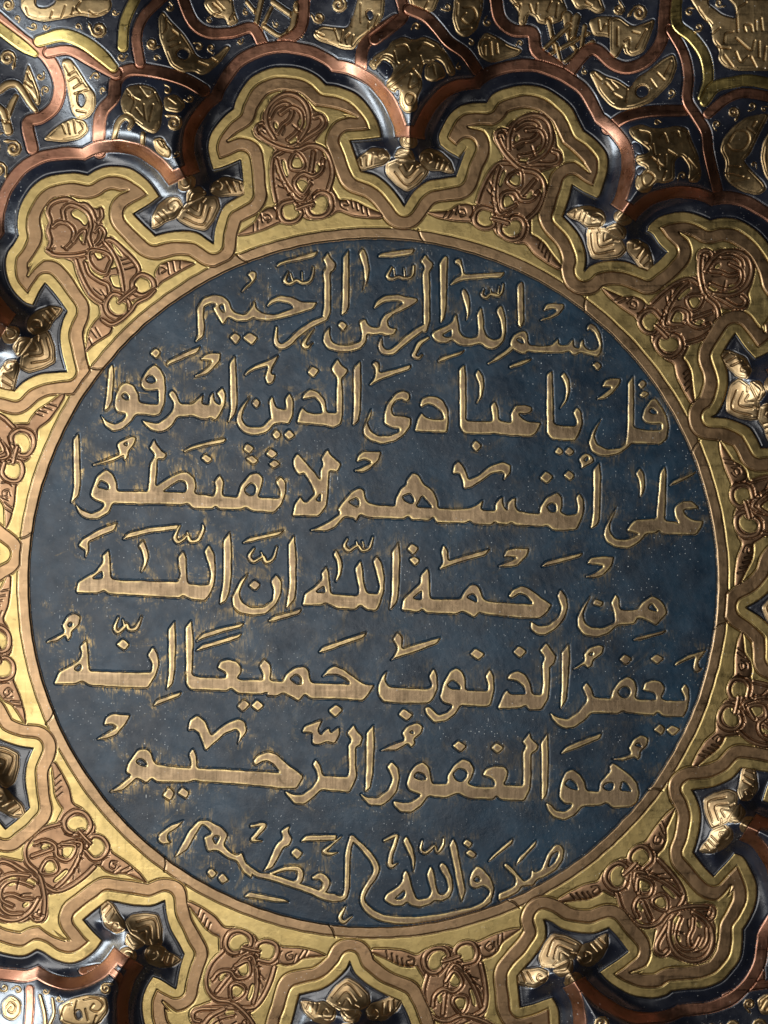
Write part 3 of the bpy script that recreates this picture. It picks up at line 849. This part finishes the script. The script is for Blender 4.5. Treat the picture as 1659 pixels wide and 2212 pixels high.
for i in range(12):
    w_ = (tip_ang[(i + 1) % 12] - tip_ang[i]) % 360
    pet[((ANG - tip_ang[i]) % 360) < w_] = i

# ---------------------------------------------------------------- regions and chased relief
MED, RING, PETAL, BAND, KNOT, GROUND, PALMETTE, ARCH, STRAP, BRASSSTRAP, ORN, LINE = range(12)
lab = np.full(GX.shape, GROUND, np.int8)
sub = near.copy()
H = np.zeros(GX.shape, np.float32)
WEAR = np.zeros(GX.shape, np.float32)
# brass plate with its petals; it stands a little proud of the dark rim
plate = dO < 0
lab[plate] = PETAL; sub[plate] = pet[plate]
H += 5.0 * sstep(1.7, -1.7, dO) - 1.2 * groove(dO - 3, 2.0)
bw = wavy(1.0, seed=11)
band = plate & (dO < -22 + bw) & (dO > -50 + bw) & (RAD > R_OUT)
fing = np.full(GX.shape, 50.0)
for i in range(12):
    for k, p in parse(FINGER, (780, 220, .4822), petal_map(i)):
        w, d = stroke_sdf(catmull(p, 4))
        if w: fing[w] = np.minimum(fing[w], d)
dband = np.maximum(np.maximum(dO + 22 - bw, -(dO + 50 - bw)), -fing)
dband = np.maximum(dband, R_OUT - RAD - 4)
band = plate & (dband < 0)
lab[band] = BAND
H += np.where(plate, -2.6 * groove(dband) + .5 * sstep(1, -3, dband), 0)
# ring round the medallion
ring = (RAD > R_IN) & (RAD < R_OUT) & plate
lab[ring] = RING
dr = np.maximum(R_IN - RAD, RAD - R_OUT)
keep = ~(band | (np.abs(dband) < 4)) | (RAD < R_OUT - 5)
H += np.where(keep, -2.2 * groove(RAD - R_OUT, 1.4), 0) - 2.4 * groove(RAD - R_IN, 1.6)
# where a border band passes under or over the ring
for i in range(12):
    for da, db in ((2.6, 3.9),):
        a = math.radians(tip_ang[i] + da); b = math.radians(tip_ang[i] + db)
        p = [(C0[0] + r_ * math.sin(t), C0[1] - r_ * math.cos(t), 1.0) for r_, t in ((R_OUT + 2, a), (755, (a * .6 + b * .4)), (R_IN + 1, b))]
        w, d = stroke_sdf(catmull(p, 4))
        if w: H[w] -= 2.2 * groove(d + .5)
med = RAD < R_IN
lab[med] = MED; sub[med] = 0
H[med] -= 4.2
H += np.where((RAD >= R_IN) & (RAD < R_IN + 4), -4.2 * sstep(R_IN + 4, R_IN, RAD), 0)

# interlace on each petal
for i in range(12):
    key = 'B' if i else 'A'
    jx, jy = rng.uniform(-5, 5), rng.uniform(-5, 5)
    f0 = petal_map(i, key); f = lambda x, y: f0(800 + (x - 800) * 1.10 + jx + 5 * math.sin(y / 130 + i), 930 + (y - 930) * 1.07 + jy + 5 * math.sin(x / 120 + 2 * i))
    items = list(parse(INTERLACE_B if key == 'B' else INTERLACE_A, OUT[key][:3], f))
    items.sort(key=lambda it: 'FXSG'.index(it[0]))
    for k, p in items:
        if k == 'S':          # a strand of the knot, laid over those before it
            p = np.array(p)
            w, d = stroke_sdf(catmull(p, 4))
            if not w: continue
            hw = p[:, 2].mean() / 2
            ok = (lab[w] == KNOT) | (lab[w] == PETAL)
            h = 5.6 + 1.4 * np.sqrt(np.clip(1 - (1 + np.minimum(d, 0) / hw) ** 2, 0, 1)) - 2.2 * groove(d, 1.3)
            H[w] = np.where(ok & (d < 2.0), h, H[w])
            lab[w] = np.where(ok & (d < 0), KNOT, lab[w]); sub[w] = np.where(ok & (d < 0), i, sub[w])
            continue
        if k == 'G' and np.hypot(*np.ptp(np.array(p), 0)) > 26: continue
        if k == 'G':
            w, d = stroke_sdf(scribe(p))
            if w: H[w] -= np.where(lab[w] == KNOT, 2.0 * groove(d, 1.5), 0)
            continue
        w, d = poly_sdf(soften(p, cut=4))
        if not w: continue
        ok = (lab[w] == PETAL) | (lab[w] == KNOT)
        if k == 'F':
            h = 5.0 + 1.7 * (1 - np.exp(np.minimum(d, 0) / 3.5)) - 2.0 * groove(d, 1.5)
            H[w] = np.where(ok & (d < 2.6), h, H[w])
            lab[w] = np.where(ok & (d < 0), KNOT, lab[w]); sub[w] = np.where(ok & (d < 0), i, sub[w])
        else:
            H[w] += np.where(ok & (d < 2.6), -1.4 * sstep(1.5, -2, d) - 1.6 * groove(d, 1.4), 0)
            lab[w] = np.where(ok & (d < 0), PETAL, lab[w])

# arches of copper that run round the petals on the fluted rim
oi = dO + wavy(.8, seed=21)
arch = (oi > 30) & ((oi < 57) | (RAD < 992)) & (RAD > 965) & ~plate
lab[arch] = ARCH
da_ = np.maximum(np.maximum(30 - oi, np.minimum(oi - 57, RAD - 992)), 965 - RAD)
H += np.where(~plate & (RAD > 940), -2.4 * groove(da_) + .4 * sstep(1.5, -2.5, da_), 0)
# second order of straps and ornament
for k, p in parse(RIM):
    if k in 'CB':
        w, d = stroke_sdf(catmull(p, 5))
        if not w: continue
        free = (lab[w] == GROUND) | (lab[w] == STRAP) | (lab[w] == BRASSSTRAP)
        m = free & (d < 2.5)
        H[w] = np.where(m, .4 * sstep(1.5, -2.5, d) - 2.4 * groove(d), H[w])
        lab[w] = np.where(free & (d < 0), STRAP if k == 'C' else BRASSSTRAP, lab[w])
        continue
    if k == 'G': w, d = stroke_sdf(scribe(p))
    elif k == 'V': w, d = stroke_sdf(catmull(p, 5))
    else: w, d = poly_sdf(soften(p, cut=5))
    if not w: continue
    m = (lab[w] == GROUND) | (lab[w] == ORN)
    if k == 'G':
        H[w] -= np.where(lab[w] == ORN, 3.0 * groove(d, 1.6), 0)
    elif k == 'X':
        H[w] = np.where(m & (d < 2), -.5 * sstep(1, -2, d) - 1.6 * groove(d), H[w])
        lab[w] = np.where(m & (d < 0), GROUND, lab[w])
    elif k == 'V':
        hw = np.mean([q[2] for q in p]) / 2
        h = 1.5 + 2.6 * np.sqrt(np.clip(1 - (1 + np.minimum(d, 0) / hw) ** 2, 0, 1)) - 2.2 * groove(d, 1.6)
        H[w] = np.where(m & (d < 2.5), h, H[w])
        lab[w] = np.where(m & (d < 0), ORN, lab[w])
    else:
        h = 2.8 * (1 - np.exp(np.minimum(d, 0) / 3.5)) - 1.6 * groove(d + 5.5, 1.5) * (np.sin(GX[w] * .07 + GY[w] * .05) > -.5) - 1.5 * groove(d)
        H[w] = np.where(m & (d < 2.5), h, H[w])
        lab[w] = np.where(m & (d < 0), ORN, lab[w])
# small curled tendrils fill what is left of the ground
occ = ((lab != GROUND) | (dO < 33) | (RAD < 1000)).astype(np.int32)
II = np.zeros((NY + 1, NX + 1), np.int64); II[1:, 1:] = occ.cumsum(0).cumsum(1)
cand = np.argwhere(occ == 0); rng.shuffle(cand)
put = 0
for size in (21.0, 15.0, 11.0, 8.0):
    for i0, j0 in cand[:9000]:
        e = int((size + 3) / STEP)
        a0, a1, b0, b1 = max(0, i0 - e), min(NY, i0 + e + 1), max(0, j0 - e), min(NX, j0 + e + 1)
        if II[a1, b1] - II[a0, b1] - II[a1, b0] + II[a0, b0] > .05 * (a1 - a0) * (b1 - b0): continue
        if occ[a0:a1:2, b0:b1:2].mean() > .05: continue
        x, y = XS[j0], YS[i0]; sg = rng.choice((-1, 1)); ph = rng.uniform(0, 6.28)
        turns = 1.5 if size > 12 else 1.0
        tt = np.linspace(0, 1, 15)
        rr = size * (.12 + .70 * tt); an = ph + sg * tt * turns * 6.283
        wd = size * (.20 + .20 * np.sin(tt * 3.14)) + 1.0
        q = np.column_stack([x + rr * np.cos(an), y + rr * np.sin(an), wd])
        tail = q[-1, :2] + np.array([math.cos(an[-1] + sg * 1.2), math.sin(an[-1] + sg * 1.2)]) * size * .75
        q = np.vstack([q, [*((q[-1, :2] + tail) / 2), size * .42], [*tail, 1.0]])
        w, d = stroke_sdf(q)
        if not w: continue
        m = (lab[w] == GROUND) & (dO[w] > 32) & (RAD[w] > 1000)
        h = 1.0 + 1.8 * np.sqrt(np.clip(1 - (1 + np.minimum(d, 0) / (size * .17 + .6)) ** 2, 0, 1)) - 1.8 * groove(d, 1.4)
        H[w] = np.where(m & (d < 2), h, H[w])
        lab[w] = np.where(m & (d < 0), ORN, lab[w])
        occ[a0:a1, b0:b1] = 1
        put += 1

# palmettes in the bays; no two are cut quite alike
for i in range(12):
    t = np.array(tip[i]); u = (t - C0) / np.hypot(*(t - C0)); r_ = np.array([-u[1], u[0]])
    r_ = r_ * (1 if i % 2 else -1)
    kx, ky, kz = rng.uniform(1.08, 1.18), rng.uniform(1.02, 1.1), rng.uniform(-.05, .05)
    for k, p in parse(PALM, None, lambda x, y: tuple(t + u * (y * ky + x * kz) + r_ * x * kx)):
        if k == 'G':
            w, d = stroke_sdf(scribe(p))
            if w: H[w] -= np.where(lab[w] == PALMETTE, 2.8 * groove(d, 1.5), 0)
            continue
        w, d = poly_sdf(soften(p, cut=4))
        if not w: continue
        h = 3.2 * (1 - np.exp(np.minimum(d, 0) / 4)) - 1.0 * groove(d + 5, 1.4) - 1.6 * groove(d, 1.8)
        m = (lab[w] == GROUND) | (lab[w] == PALMETTE)
        H[w] = np.where(m & (d < 2.5), h, H[w])
        lab[w] = np.where(m & (d < 0), PALMETTE, lab[w])

# the inscription, line by line
DT = np.full(GX.shape, 60.0)
line_of = np.full(GX.shape, -1, np.int8)
cur = 0
for k, p in parse(TEXT):
    if k == 'L': cur = int(p) - 1; continue
    if k == 'S': w, d = stroke_sdf(catmull(p, 5), 24)
    else: w, d = poly_sdf(soften(p, cut=3.0), 24)
    if not w: continue
    if k == 'H':
        c = (d < 3)
        DT[w] = np.where(c, np.maximum(DT[w], -d), DT[w])
    else:
        better = d < DT[w]
        DT[w] = np.minimum(DT[w], d)
        line_of[w] = np.where(better, cur, line_of[w])
DT = DT + wavy(.35, n=10, lo=.01, hi=.05, seed=31)
tx = med & (DT < 0) & (RAD < R_IN - 2)
lab[tx] = LINE; sub[tx] = line_of[tx]
H += np.where(med, 1.0 * sstep(1.2, -2, DT) - 2.4 * groove(DT - .4, 1.35), 0)
EDGE = np.where(med, np.exp(-((DT + 2.6) / 2.2) ** 2), 0).astype(np.float32)  # mask for the painted glint just inside the letter outlines
WEAR[:] = np.where(med, np.exp(-np.clip(DT, 0, 60) / 13), 0)
near[:] = near

# ---------------------------------------------------------------- the beaten form of the rim
rel = np.min(np.abs(np.stack([adiff(ANG, t) for t in tip_ang])), 0)
flute = sstep(10.0, 2.0, rel) * (1 - .55 * sstep(1060, 1230, RAD) * sstep(-.35, .4, np.cos(np.radians(ANG))))
outd = np.where(plate, 0, dO)
MAC = (92.0 * flute * sstep(850, 1000, RAD)) * sstep(0, 80, outd)
MAC -= 8 * sstep(0, 30, outd) * (1 - flute)
for _ in range(14):
    MAC[1:-1, 1:-1] = (MAC[1:-1, 1:-1] * 4 + MAC[:-2, 1:-1] + MAC[2:, 1:-1] + MAC[1:-1, :-2] + MAC[1:-1, 2:]) / 8
MAC += wavy(.45, n=14, lo=.002, hi=.009, seed=41)
H = (H + MAC + wavy(.05, n=16, lo=.02, hi=.07, seed=43)).astype(np.float32)
Z = H * S
# the drawing was taken through the lens, so raised metal is drawn larger: undo that
PX = (GX - CX) * (1 - H / D) * S
PY = -(GY - CY) * (1 - H / D) * S
gy, gx = np.gradient(H, STEP)
NRM = np.stack([-gx, gy, np.ones_like(H)], -1)
NRM /= np.linalg.norm(NRM, axis=-1, keepdims=True)

# ---------------------------------------------------------------- metals
def nodes(name):
    m = bpy.data.materials.new(name); m.use_nodes = True
    nt = m.node_tree; b = nt.nodes['Principled BSDF']
    return m, nt, b
def N(nt, t, **kw):
    n = nt.nodes.new(t)
    for k, v in kw.items():
        if k in n.inputs: n.inputs[k].default_value = v
        else: setattr(n, k, v)
    return n
def noise(nt, scale, detail=4, rough=.6, stretch=None, dist=0.0):
    tc = N(nt, 'ShaderNodeTexCoord'); src = tc.outputs['Object']
    if stretch:
        mp = N(nt, 'ShaderNodeMapping'); mp.inputs['Scale'].default_value = stretch
        mp.inputs['Rotation'].default_value = (0, 0, math.radians(5))
        nt.links.new(src, mp.inputs[0]); src = mp.outputs[0]
    n = N(nt, 'ShaderNodeTexNoise'); n.inputs['Scale'].default_value = scale
    n.inputs['Detail'].default_value = detail; n.inputs['Roughness'].default_value = rough; n.inputs['Distortion'].default_value = dist
    nt.links.new(src, n.inputs['Vector'])
    return n.outputs['Fac']
def ramp(nt, src, a, b, lo=0.0, hi=1.0):
    r = N(nt, 'ShaderNodeMapRange'); r.interpolation_type = 'SMOOTHSTEP'
    r.inputs[1].default_value = a; r.inputs[2].default_value = b; r.inputs[3].default_value = lo; r.inputs[4].default_value = hi
    nt.links.new(src, r.inputs[0]); return r.outputs[0]
def math_(nt, op, a, b=None):
    n = N(nt, 'ShaderNodeMath', operation=op)
    for i, v in enumerate((a, b)):
        if v is None: continue
        if isinstance(v, (int, float)): n.inputs[i].default_value = v
        else: nt.links.new(v, n.inputs[i])
    return n.outputs[0]
def mix(nt, f, a, b):
    n = N(nt, 'ShaderNodeMix', data_type='RGBA')
    if isinstance(f, (int, float)): n.inputs[0].default_value = f
    else: nt.links.new(f, n.inputs[0])
    for i, v in ((6, a), (7, b)):
        if isinstance(v, tuple): n.inputs[i].default_value = (*v, 1)
        else: nt.links.new(v, n.inputs[i])
    return n.outputs[2]
def dust(nt, amount=.06, scale=560, size=.16):
    """fine pale specks and short lint on the metal"""
    tc = N(nt, 'ShaderNodeTexCoord')
    out = None
    for sc, st, th, sz, rot in ((scale, (1, 1, 0), amount, size, 0), (900, (1, 1, 0), amount * 1.4, .2, 0), (330, (1, .2, 0), amount * .6, .07, 35), (330, (1, .2, 0), amount * .6, .07, -50)):
        mp = N(nt, 'ShaderNodeMapping'); mp.inputs['Scale'].default_value = st; mp.inputs['Rotation'].default_value = (0, 0, math.radians(rot))
        nt.links.new(tc.outputs['Object'], mp.inputs[0])
        v = N(nt, 'ShaderNodeTexVoronoi'); v.inputs['Scale'].default_value = sc; v.voronoi_dimensions = '2D'
        nt.links.new(mp.outputs[0], v.inputs['Vector'])
        sep = N(nt, 'ShaderNodeSeparateColor'); nt.links.new(v.outputs['Color'], sep.inputs[0])
        on = math_(nt, 'LESS_THAN', sep.outputs[0], th)
        near_ = ramp(nt, v.outputs['Distance'], sz, sz * .4)
        s = math_(nt, 'MULTIPLY', math_(nt, 'MULTIPLY', on, near_), sep.outputs[1])
        out = s if out is None else math_(nt, 'MAXIMUM', out, s)
    return out
def finish(nt, b, col, rough, metal, bump=.25, dusty=.05):
    if dusty:
        dd = dust(nt, dusty)
        dd = math_(nt, 'MULTIPLY', dd, ramp(nt, noise(nt, 26, 4, .6), .38, .66, .05, .8))
        col = mix(nt, dd, col, (.75, .74, .70))
        metal = math_(nt, 'MULTIPLY', metal, math_(nt, 'SUBTRACT', 1.0, dd))
        rough = math_(nt, 'MAXIMUM', rough, math_(nt, 'MULTIPLY', dd, .9))
    for v, s in ((col, 'Base Color'), (rough, 'Roughness'), (metal, 'Metallic')):
        if isinstance(v, (int, float)): b.inputs[s].default_value = v
        else: nt.links.new(v, b.inputs[s])
    bp = N(nt, 'ShaderNodeBump'); bp.inputs['Strength'].default_value = bump; bp.inputs['Distance'].default_value = .0003
    f = noise(nt, 420, 5, .7); nt.links.new(f, bp.inputs['Height']); nt.links.new(bp.outputs[0], b.inputs['Normal'])

def metal(name, c1, c2, c3, rough=.40, scale=70, streak=.0, dusty=.02, edge_glint=None):
    m, nt, b = nodes(name)
    f = ramp(nt, noise(nt, scale, 6, .62), .3, .7)
    g = ramp(nt, noise(nt, scale * .3, 5, .6, dist=.6), .55, .75)
    col = mix(nt, f, c1, c2); col = mix(nt, math_(nt, 'MULTIPLY', g, .6), col, c3)
    if streak:
        s = ramp(nt, noise(nt, 900, 3, .6, stretch=(1, .06, 1)), .35, .7, 0, streak)
        col = mix(nt, s, col, c3)
    # tarnish in small ragged patches, and fine rubbing scratches
    k = ramp(nt, noise(nt, 150, 9, .75, dist=.4), .56, .68)
    col = mix(nt, math_(nt, 'MULTIPLY', k, .6), col, tuple(v * .45 for v in c3))
    if edge_glint:
        at = N(nt, 'ShaderNodeAttribute', attribute_name='wear_and_glint')
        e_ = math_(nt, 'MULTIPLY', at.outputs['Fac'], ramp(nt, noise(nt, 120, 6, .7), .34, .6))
        col = mix(nt, e_, col, edge_glint)  # bright brass painted along letter edges, standing in for light on groove walls
    s1 = ramp(nt, noise(nt, 700, 3, .7, stretch=(1, .05, 1)), .5, .75, 0, .10)
    s2 = ramp(nt, noise(nt, 650, 3, .7, stretch=(.05, 1, 1)), .5, .75, 0, .10)
    r = math_(nt, 'ADD', ramp(nt, noise(nt, scale * 1.7, 5, .6), .3, .7, rough - .08, rough + .08), math_(nt, 'SUBTRACT', s1, s2))
    finish(nt, b, col, r, 1.0, .28, dusty)
    return m
def patina(name, wear_and_glint=True, base=(.004, .013, .024), base2=(.012, .032, .052), rough=.34, spots=.55):
    m, nt, b = nodes(name)
    f = ramp(nt, noise(nt, 45, 6, .65), .35, .68)
    col = mix(nt, f, base, base2)
    g = ramp(nt, noise(nt, 24, 7, .7, dist=.5), .46, .72)
    col = mix(nt, math_(nt, 'MULTIPLY', g, .6), col, (.008, .011, .016) if wear_and_glint else (.012, .011, .014))
    met = 0.0
    b.inputs['IOR'].default_value = 1.42 if wear_and_glint else 1.8
    if wear_and_glint:
        at = N(nt, 'ShaderNodeAttribute', attribute_name='wear_and_glint')
        n1 = ramp(nt, noise(nt, 55, 10, .78, dist=1.2), .50, .60)
        w1 = math_(nt, 'MULTIPLY', at.outputs['Fac'], n1)
        n2 = ramp(nt, noise(nt, 34, 9, .74, dist=.5), .60, .70)
        n3 = noise(nt, 800, 4, .7)
        # the left of the medallion has been handled and polished more
        tc = N(nt, 'ShaderNodeTexCoord'); sp = N(nt, 'ShaderNodeSeparateXYZ'); nt.links.new(tc.outputs['Object'], sp.inputs[0])
        lf = ramp(nt, sp.outputs[0], .06, -.12, .25, 1.0)
        w = math_(nt, 'MULTIPLY', math_(nt, 'MAXIMUM', math_(nt, 'MULTIPLY', w1, .9), math_(nt, 'MULTIPLY', n2, spots)), lf)
        w = math_(nt, 'MULTIPLY', w, ramp(nt, noise(nt, 1000, 3, .7, stretch=(1, .16, 1)), .38, .58))
        col = mix(nt, w, col, (.50, .33, .12))
        met = w
    r = ramp(nt, noise(nt, 150, 5, .6), .3, .7, rough - .05, rough + .1)
    finish(nt, b, col, r, met, .35, ((.05) if wear_and_glint else .03))
    return m
M = {
 MED: patina('blue_black_patina'),
 GROUND: patina('dark_rim_patina', False, (.005, .006, .011), (.010, .012, .020), .27),
 RING: metal('ring_copper', (.255, .165, .088), (.315, .205, .112), (.20, .13, .072)),
 BAND: metal('band_copper', (.255, .158, .082), (.32, .20, .105), (.20, .125, .068)),
 KNOT: metal('interlace_copper', (.24, .138, .076), (.30, .175, .095), (.18, .105, .058), .40),
 PETAL: metal('brass', (.39, .28, .108), (.46, .34, .138), (.25, .18, .08), .40),
 ARCH: metal('red_copper', (.27, .125, .078), (.34, .17, .105), (.20, .105, .065), .38),
 STRAP: metal('strap_copper', (.28, .125, .075), (.34, .165, .10), (.20, .105, .065), .38),
 BRASSSTRAP: metal('strap_brass', (.50, .36, .12), (.56, .42, .15), (.36, .26, .09), .34),
 ORN: metal('ornament_brass', (.36, .235, .11), (.44, .31, .155), (.22, .135, .07), .44, 110),
 PALMETTE: metal('palmette_bronze', (.32, .21, .105), (.40, .28, .15), (.2, .125, .07), .45, 110),
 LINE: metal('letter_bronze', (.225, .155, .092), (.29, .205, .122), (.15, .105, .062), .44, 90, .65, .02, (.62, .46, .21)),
}

# ---------------------------------------------------------------- one tray and its parts
def piece(name, mat, cells, parent, wear_and_glint=None):
    i, j = cells
    if len(i) < 3: return None
    v = np.stack([i * NX + j, (i + 1) * NX + j, (i + 1) * NX + j + 1, i * NX + j + 1], 1)
    uq, inv = np.unique(v.ravel(), return_inverse=True)
    me = bpy.data.meshes.new(name)
    me.vertices.add(len(uq)); me.loops.add(len(inv)); me.polygons.add(len(i))
    me.vertices.foreach_set('co', np.stack([PX.ravel()[uq], PY.ravel()[uq], Z.ravel()[uq]], 1).astype(np.float32).ravel())
    me.loops.foreach_set('vertex_index', inv.astype(np.int32).ravel())
    me.polygons.foreach_set('loop_start', np.arange(0, 4 * len(i), 4, dtype=np.int32))
    me.update(calc_edges=True)
    me.polygons.foreach_set('use_smooth', np.ones(len(i), bool))
    me.normals_split_custom_set_from_vertices(NRM.reshape(-1, 3)[uq])
    if wear_and_glint is not None:
        a = me.attributes.new('wear_and_glint', 'FLOAT', 'POINT'); a.data.foreach_set('value', wear_and_glint.ravel()[uq])  # rubbing on the medallion, painted edge glint on the letters
    me.materials.append(mat)
    o = bpy.data.objects.new(name, me); scene.collection.objects.link(o)
    o.parent = parent
    return o

tray = bpy.data.objects.new('engraved_tray', None); scene.collection.objects.link(tray)
tray['label'] = 'round engraved brass and copper tray with a dark blue medallion of Arabic writing'
tray['category'] = 'tray'
cl, cs = lab[:-1, :-1], sub[:-1, :-1]
cn, cp = near[:-1, :-1], pet[:-1, :-1]
def cells(L, k=None, which=None):
    m = cl == L
    if k is not None: m &= (cs if which is None else which) == k
    return np.nonzero(m)
medallion = piece('medallion', M[MED], cells(MED), tray, WEAR)
medallion['label'] = 'dark blue-black round medallion'
ordinal = ['top', 'second', 'third', 'fourth', 'fifth', 'sixth', 'small curved bottom']
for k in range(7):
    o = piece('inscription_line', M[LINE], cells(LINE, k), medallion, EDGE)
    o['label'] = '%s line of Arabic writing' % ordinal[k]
piece('ring_band', M[RING], cells(RING), tray)
for k in range(12):
    p = piece('petal', M[PETAL], cells(PETAL, k, cp), tray)
    if not p: continue
    piece('border_band', M[BAND], cells(BAND, k, cp), p)
    piece('interlace', M[KNOT], cells(KNOT, k, cp), p)
for k in range(12):
    f = piece('rim_flute', M[GROUND], cells(GROUND, k, cn), tray)
    if not f: continue
    piece('palmette', M[PALMETTE], cells(PALMETTE, k, cn), f)
    piece('arch_band', M[ARCH], cells(ARCH, k, cn), f)
    piece('copper_strap', M[STRAP], cells(STRAP, k, cn), f)
    piece('brass_strap', M[BRASSSTRAP], cells(BRASSSTRAP, k, cn), f)
    piece('rim_ornament', M[ORN], cells(ORN, k, cn), f)
# plain underside of the sheet metal
import bmesh
bm = bmesh.new()
bmesh.ops.create_cube(bm, size=1)
zt, zb = float(Z.min()) - .0015, float(Z.min()) - .0055
for v in bm.verts:
    v.co.x = (PX.min() + .002) if v.co.x < 0 else (PX.max() - .002)
    v.co.y = (PY.min() + .002) if v.co.y < 0 else (PY.max() - .002)
    v.co.z = zt if v.co.z > 0 else zb
bmesh.ops.bevel(bm, geom=list(bm.edges), offset=.001, segments=2, affect='EDGES')
me = bpy.data.meshes.new('underside'); bm.to_mesh(me); bm.free(); me.materials.append(M[PETAL])
u_ = bpy.data.objects.new('underside', me); scene.collection.objects.link(u_); u_.parent = tray
